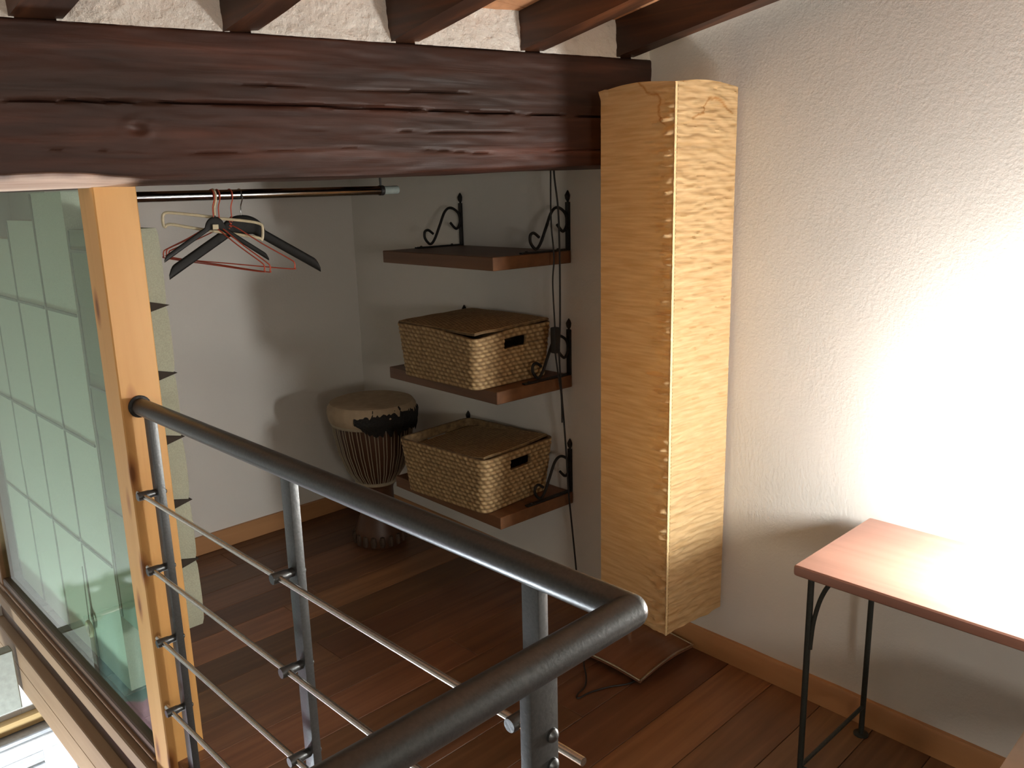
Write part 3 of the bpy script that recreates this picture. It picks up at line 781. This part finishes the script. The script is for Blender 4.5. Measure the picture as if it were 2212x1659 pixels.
for (r, z) in ((.171, .560), (.084, .289)):
    MB().lathe([(r+.009*math.cos(2*math.pi*i/10), z+.009*math.sin(2*math.pi*i/10)) for i in range(11)], (DX, DY, FLOOR), 48).build('rope_ring', M['rope'], dr)

# ---- clothes rail with hangers
RY, RZc = 2.33, .008
cr = empty('clothes_rail', 1.25, RY, RZc); tag(cr, 'chrome clothes rail hung below the rafters behind the beam', 'clothes rail')
MB().tube([(.80, RY, RZc), (1.69, RY, RZc+.005)], .0145, 20).build('tube', M['chrome'], cr)
MB().tube([(1.692, RY, RZc+.005), (1.75, RY, RZc+.006)], .0135, 16).build('end_cap', M['chromedull'], cr)
MB().tube([(1.676, RY, RZc+.005), (1.690, RY, RZc+.005)], .0165, 16).build('collar', M['iron'], cr)
MB().tube([(1.683, RY, RZc+.015), (1.665, RY, raftz(1.6, RY)+.09)], .0035, 8).build('suspension_rod', M['iron'], cr)
def hook(x, r, z1, rot, wr, name, mat, parent, T):
    pts = [(r*math.cos(R(a)), 0, r*math.sin(R(a))) for a in range(-20, 181, 20)]
    return MB().tube(pts, wr, 8)
def hang_T(x, ang, roll=0): return Matrix.Translation((x, RY, RZc)) @ Matrix.Rotation(R(ang), 4, 'Z') @ Matrix.Rotation(R(roll), 4, 'Y')
def hook_path(r, zdown, T, turn=0):
    # an arc over the rail (its plane across the rail), then the shank down at x=0
    C_ = Matrix.Rotation(R(turn), 4, 'Z')
    pts = [C_ @ Vector((0, r*math.cos(R(a)), r*math.sin(R(a))-.0005)) for a in range(-30, 200, 23)]
    pts += [C_ @ Vector((0, -r*.75, -r*.75)), Vector((0, 0, -r*1.9)), Vector((0, 0, zdown))]
    return [T @ p for p in smoothpath(pts, 3)]
# two red wire hangers
def wire_hanger(x, ang, roll, label, wd):
    T = hang_T(x, ang, roll); Th = Matrix.Translation((x, RY, RZc))
    h = empty('wire_hanger', x, RY, -.19); tag(h, label, 'hanger', 'hangers on the clothes rail')
    MB().tube([p for p in hook_path(.018, -.075, Th)], .0016, 6).build('hook', M['redwire'], h)
    tw = [T @ Vector((.0035*math.cos(t*1.9), .0035*math.sin(t*1.9), -.06-.035*t/12)) for t in range(13)]
    MB().tube(tw, .0017, 6).build('twist', M['redwire'], h)
    w2 = wd/2
    pth = smoothpath([(0, 0, -.085), (w2*.12, 0, -.092), (w2*.5, 0, -.130), (w2*.93, 0, -.168), (w2, 0, -.178), (w2*1.0, 0, -.190), (w2*.93, 0, -.196), (0, 0, -.196), (-w2*.93, 0, -.196), (-w2, 0, -.190), (-w2, 0, -.178), (-w2*.93, 0, -.168), (-w2*.5, 0, -.130), (-w2*.12, 0, -.092), (0, 0, -.085)], 5)
    MB().tube([T @ Vector(p) for p in pth], .0018, 6).build('shoulder_wire', M['redwire'], h)
wire_hanger(1.095, -66, 6, 'red wire hanger at the left, in front of the black ones', .36)
wire_hanger(1.112, -64, 7, 'red wire hanger close beside the left one, set slightly lower', .36)
wire_hanger(1.150, -56, 5, 'red wire hanger nearest the big black hanger', .40)
# black contoured hangers: top and bottom outlines along half the width e
def black_hanger(x, ang, wd, label, thick, zc, slope, half, dome_r, dome_h, steelhook, roll=0):
    T = hang_T(x, ang, roll); h = empty('coat_hanger', x, RY, zc-slope-.03); tag(h, label, 'hanger', 'hangers on the clothes rail')
    MB().tube(hook_path(.018, zc+half, Matrix.Translation((x, RY, RZc))), .0018, 8).build('hook', M['chrome'] if steelhook else M['blackwood'], h)
    def body(u, v):
        s = -1+2*u; a = 2*math.pi*v; e = abs(s)
        line = zc-slope*e; top = line+half; bt = line-half
        if e < dome_r: top = max(top, zc-half*1.9+dome_h*math.sqrt(max(0, 1-(e/dome_r)**2)))
        bt = min(bt, zc-half*2.1) if e < .12 else bt
        bt = min(bt, zc-half*2.1-max(0, e-.12)*slope*.35) if e < .3 else bt
        if e > .93:
            k = (e-.93)/.07; top -= half*1.1*k*k
        m_, hh = (top+bt)/2, (top-bt)/2
        c, d = math.cos(a), math.sin(a)
        cs = math.copysign(abs(c)**.6, c); ds = math.copysign(abs(d)**.6, d)
        return tuple(T @ Vector((s*wd/2, -.05*wd*e*e+thick*(.6+.4*e)*cs, m_+hh*ds)))
    bm_ = MB().grid(lambda u, v: body(u, 1-v), 80, 20); n = 81
    bm_.f += [tuple(j*n for j in range(20)), tuple(j*n+80 for j in range(20))[::-1]]
    bm_.build('shoulder_bar', M['blackwood'], h)
    return h, T
black_hanger(1.18, -25, .425, 'large black contoured coat hanger with chrome hook', .011, -.078, .137, .0165, .30, .053, True)
h, T = black_hanger(1.10, -18, .285, 'small black hanger with pale square label between the red ones', .006, -.078, .098, .0085, .20, .036, False, 2)
MB().box(-.008, .008, -.0115, -.0045, -.094, -.080, .0005, 1, T).build('label', M['cream'], h)
# cream plastic hanger
T = hang_T(1.10, -24, 5) @ Matrix.Translation((0, .026, 0))
h = empty('plastic_hanger', 1.10, RY, -.12); tag(h, 'cream plastic hanger with open rectangular shoulders, behind the red ones', 'hanger', 'hangers on the clothes rail')
MB().tube(hook_path(.018, -.055, Matrix.Translation((1.10, RY, RZc))), .003, 8).build('hook', M['cream'], h)
MB().tube([T @ Vector(p) for p in smoothpath([(0, -.016, -.062), (.09, -.018, -.066), (.128, -.018, -.072), (.136, -.018, -.085), (.134, -.018, -.118), (.122, -.018, -.112), (.05, -.018, -.104), (-.05, -.016, -.094), (-.115, -.016, -.086), (-.130, -.016, -.094), (-.134, -.016, -.070), (-.128, -.016, -.056), (-.10, -.016, -.054), (0, -.016, -.060)], 5)], .0042, 8).build('frame', M['cream'], h)

# ---- hanging canvas organisers behind the glass
def organiser(y0, y1, x0, x1, zt, zb, mat, label, notches, horiz):
    o = empty('canvas_organiser', (x0+x1)/2, (y0+y1)/2, zb); tag(o, label, 'organiser', 'hanging canvas organisers')
    zs = sorted([zt, zb]+[z for z in notches if zb < z < zt], reverse=True)
    for za, zc in zip(zs[:-1], zs[1:]):
        b = MB()
        def g(u, v, za=za, zc=zc):
            z = za+(zc-za)*v; e = math.sin(math.pi*v)**.25 if 0 < v < 1 else 0
            ins = .005*(1-e)
            # perimeter of the box cross-section
            a = u*4; k = int(a) % 4; t = a-int(a)
            X0, X1, Y0, Y1 = x0+.002*(1-e), x1-ins, y0+ins*.6, y1-.002*(1-e)
            c = [(X0, Y1), (X0, Y0), (X1, Y0), (X1, Y1)]
            p, q = c[k], c[(k+1) % 4]
            return (p[0]+(q[0]-p[0])*t+.0025*nz(z*6, y0*9+t), p[1]+(q[1]-p[1])*t, z-.0015+.003*(.5-v)*0)
        b.grid(g, 32, 12, True)
        b.f += [tuple(range(32)), tuple(12*32+k for k in range(32))[::-1]]
        b.build('compartment', mat, o)
    for z in horiz:
        MB().box(x0-.004, x0+.004, y0+.004, y1-.004, z-.0045, z+.0045, .001).build('seam', M['seam'], o)
    MB().box(x0-.003, x0+.002, y1-.004, y1+.004, zb+.005, zt-.005, .001).build('side_binding', M['seam'], o)
    for z in notches:  # solid dark wedges stand in for the shaded gaps between compartments
        if zb < z < zt:
            MB().add([(x1-.075, y0-.005, z+.020), (x1-.075, y0-.005, z-.020), (x1+.004, y0-.005, z), (x1-.075, y0+.05, z+.020), (x1-.075, y0+.05, z-.020), (x1+.004, y0+.03, z)], [(0, 1, 2), (5, 4, 3), (0, 2, 5, 3), (1, 4, 5, 2), (0, 3, 4, 1)]).build('gap_shade_wedge', M['dark'], o, False)
NZ = [-.276, -.463, -.645, -.832, -1.013]
organiser(2.255, 2.468, .748, .905, -.07, -1.218, M['canvas_shaded'], 'greenish canvas organiser just behind the orange post, shade put into its colour', NZ, [-.128, -.504, -.866])
yy = [2.50, 2.79, 3.08, 3.37, 3.66]
lbs = ['pale canvas organiser behind the glass, second from the post', 'pale canvas organiser behind the glass, third from the post', 'pale canvas organiser behind the glass, fourth from the post', 'pale canvas organiser at the far end of the glass']
for i in range(4):
    organiser(yy[i]+.006, min(yy[i+1], 3.72)-.006, .752, .86, .03-.06*i-(.02 if i else 0), -1.485, M['canvas'], lbs[i], [], [-.31, -.69, -1.068])
# pull cord with ring
pc = empty('pull_cord', .738, 2.78, -1.38); tag(pc, 'cream ring on a thin cord behind the lower glass', 'cord')
MB().tube([(.742, 2.78, -1.15), (.740, 2.782, -1.25), (.738, 2.78, -1.345)], .0018, 6).build('cord', M['seam'], pc)
MB().tube([(.736, 2.78+.024*math.cos(2*math.pi*k/20), -1.369+.024*math.sin(2*math.pi*k/20)) for k in range(20)], .006, 8, closed=True).build('ring', M['cream'], pc)

# ---- cables in front of the shelf ends
c1 = [(2.062, 1.915, .20), (2.062, 1.915, .06), (2.060, 1.914, -.10), (2.072, 1.914, -.215), (2.064, 1.914, -.30), (2.070, 1.914, -.42), (2.072, 1.914, -.455)]
ca_ = empty('switch_cable', 2.07, 1.914, -.55); tag(ca_, 'black cable with an inline switch hanging left of the other cable', 'cable')
MB().tube(smoothpath(c1, 6), .0027, 8).build('flex', M['cable'], ca_)
MB().box(2.060, 2.084, 1.902, 1.926, -.545, -.455, .005, 2).build('inline_switch', M['cable'], ca_)
MB().tube(smoothpath([(2.072, 1.914, -.545), (2.085, 1.914, -.62), (2.10, 1.914, -.70), (2.105, 1.916, -.80)], 6), .0027, 8).build('flex', M['cable'], ca_)
c2 = [(2.075, 1.915, .20), (2.078, 1.915, .06), (2.095, 1.914, -.06), (2.100, 1.914, -.20), (2.100, 1.914, -.32), (2.098, 1.914, -.45), (2.092, 1.914, -.55), (2.105, 1.916, -.70), (2.115, 1.916, -.80), (2.125, 1.915, -.93), (2.135, 1.914, -1.08), (2.150, 1.912, -1.22), (2.165, 1.910, -1.36), (2.168, 1.90, -1.49)]
tag(MB().tube(smoothpath(c2, 6), .0032, 8).build('power_cable', M['cable']), 'long black cable hanging past all three shelves to the floor', 'cable')

# ---- pale wooden stool whose corner shows at the lower right
so = empty('wooden_stool', 1.62, .15, FLOOR); tag(so, 'pale grained wooden stool corner at the lower right edge', 'stool')
MB().box(1.40, 1.86, -.06, .365, -1.15, -1.12, .005, 2).build('seat', M['palewood'], so)
for (x, yv) in ((1.43, -.03), (1.83, -.03), (1.43, .335), (1.83, .335)): MB().box(x-.018, x+.018, yv-.018, yv+.018, FLOOR, -1.15, .003).build('leg', M['palewood'], so)

# ---- the room below, seen past the loft edge
cb = empty('white_cupboard', 1.0, 3.79, -4.2); tag(cb, 'bright white cupboard with recessed panels in the room below', 'cupboard')
MB().box(.50, 1.60, 3.77, 3.838, -4.2, -2.25, .004).build('body', M['white'], cb)
MB().box(.48, 1.62, 3.745, 3.838, -2.25, -2.228, .004).build('top_board', M['whiteg'], cb)
for (x0, x1) in ((.52, .86), (.90, 1.56)):
    d = MB()
    xi0, xi1 = x0+.03, x1-.12 if x0 < .6 else x1-.08
    d.box(x0, x1, 3.75, 3.77, -2.325, -2.26, .003); d.box(x0, x1, 3.75, 3.77, -3.4, -3.3, .003); d.box(x0, xi0, 3.75, 3.77, -3.3, -2.325, .003); d.box(xi1, x1, 3.75, 3.77, -3.3, -2.325, .003)
    dd = d.build('door', M['white'], cb)
    z = -2.33
    while z > -3.25:
        MB().box(xi0, xi1, 3.757, 3.768, z-.05, z, .002).build('slat', M['whiteg'], dd); z -= .062
ld = MB().box(.46, 1.64, 3.80, 3.84, -2.222, -2.168, .004).build('wall_ledge', M['ledge']); tag(ld, 'light wooden ledge above the white cupboard below', 'ledge')
gb = MB().box(.50, .645, 3.50, 3.56, -1.955, -1.70, .004).build('grey_board', M['grey']); tag(gb, 'grey board hanging beside the wooden edge of the loft', 'board')
def curt(u, v):  # unseen curtain, added for the mauve and teal reflection in the lower glass
    x = -1.5+1.93*u; z = -4.15+2.35*v; return (x, 3.74+.035*math.sin(x*42)+.02*nz(x*5, z*.7), z)
cu = empty('added_curtain', -.65, 3.74, -4.2); tag(cu, 'unseen mauve pleated curtain with teal top, added for its reflection in the lower glass', 'curtain')
MB().grid(curt, 260, 10).build('drape', M['mauve'], cu)
MB().grid(lambda u, v: tuple(Vector(curt(u, .80+.2*v))+Vector((0, -.006, 0))), 260, 4).build('top_band', M['teal'], cu)
MB().tube([(-1.55, 3.74, -1.79), (.45, 3.74, -1.79)], .012, 10).build('curtain_pole', M['framedark'], cu)
pd = empty('pendant_lamp', *PENDANT); tag(pd, 'lit globe pendant hanging over the room below', 'pendant lamp')
MB().lathe([(.11*math.sin(math.pi*i/16)+.0001, -.11*math.cos(math.pi*i/16)) for i in range(17)], PENDANT, 24).build('globe', M['pendant_on'], pd)
MB().tube([(PENDANT[0], PENDANT[1], PENDANT[2]+.10), (PENDANT[0], PENDANT[1], ceilz(PENDANT[0], PENDANT[1]))], .003, 6).build('flex', M['cable'], pd)

# ---- added globe fill lamp, unseen behind the viewer, brightens the loft room
FILL = FILL_LAMP
rm = empty('fill_globe_lamp', FILL[0], FILL[1], FLOOR); tag(rm, 'added unseen globe fill lamp standing on the loft floor behind the viewer', 'floor lamp')
MB().lathe([(.14, 0), (.14, .015), (.02, .025), (.012, .05), (.012, 1.09), (.03, 1.11), (.04, 1.15)], (FILL[0], FILL[1], FLOOR), 24).build('stand', M['steel'], rm)
MB().lathe([(.27*math.sin(math.pi*i/16)+.0001, -.27*math.cos(math.pi*i/16)) for i in range(17)], FILL, 24).build('globe', M['fill_on'], rm)
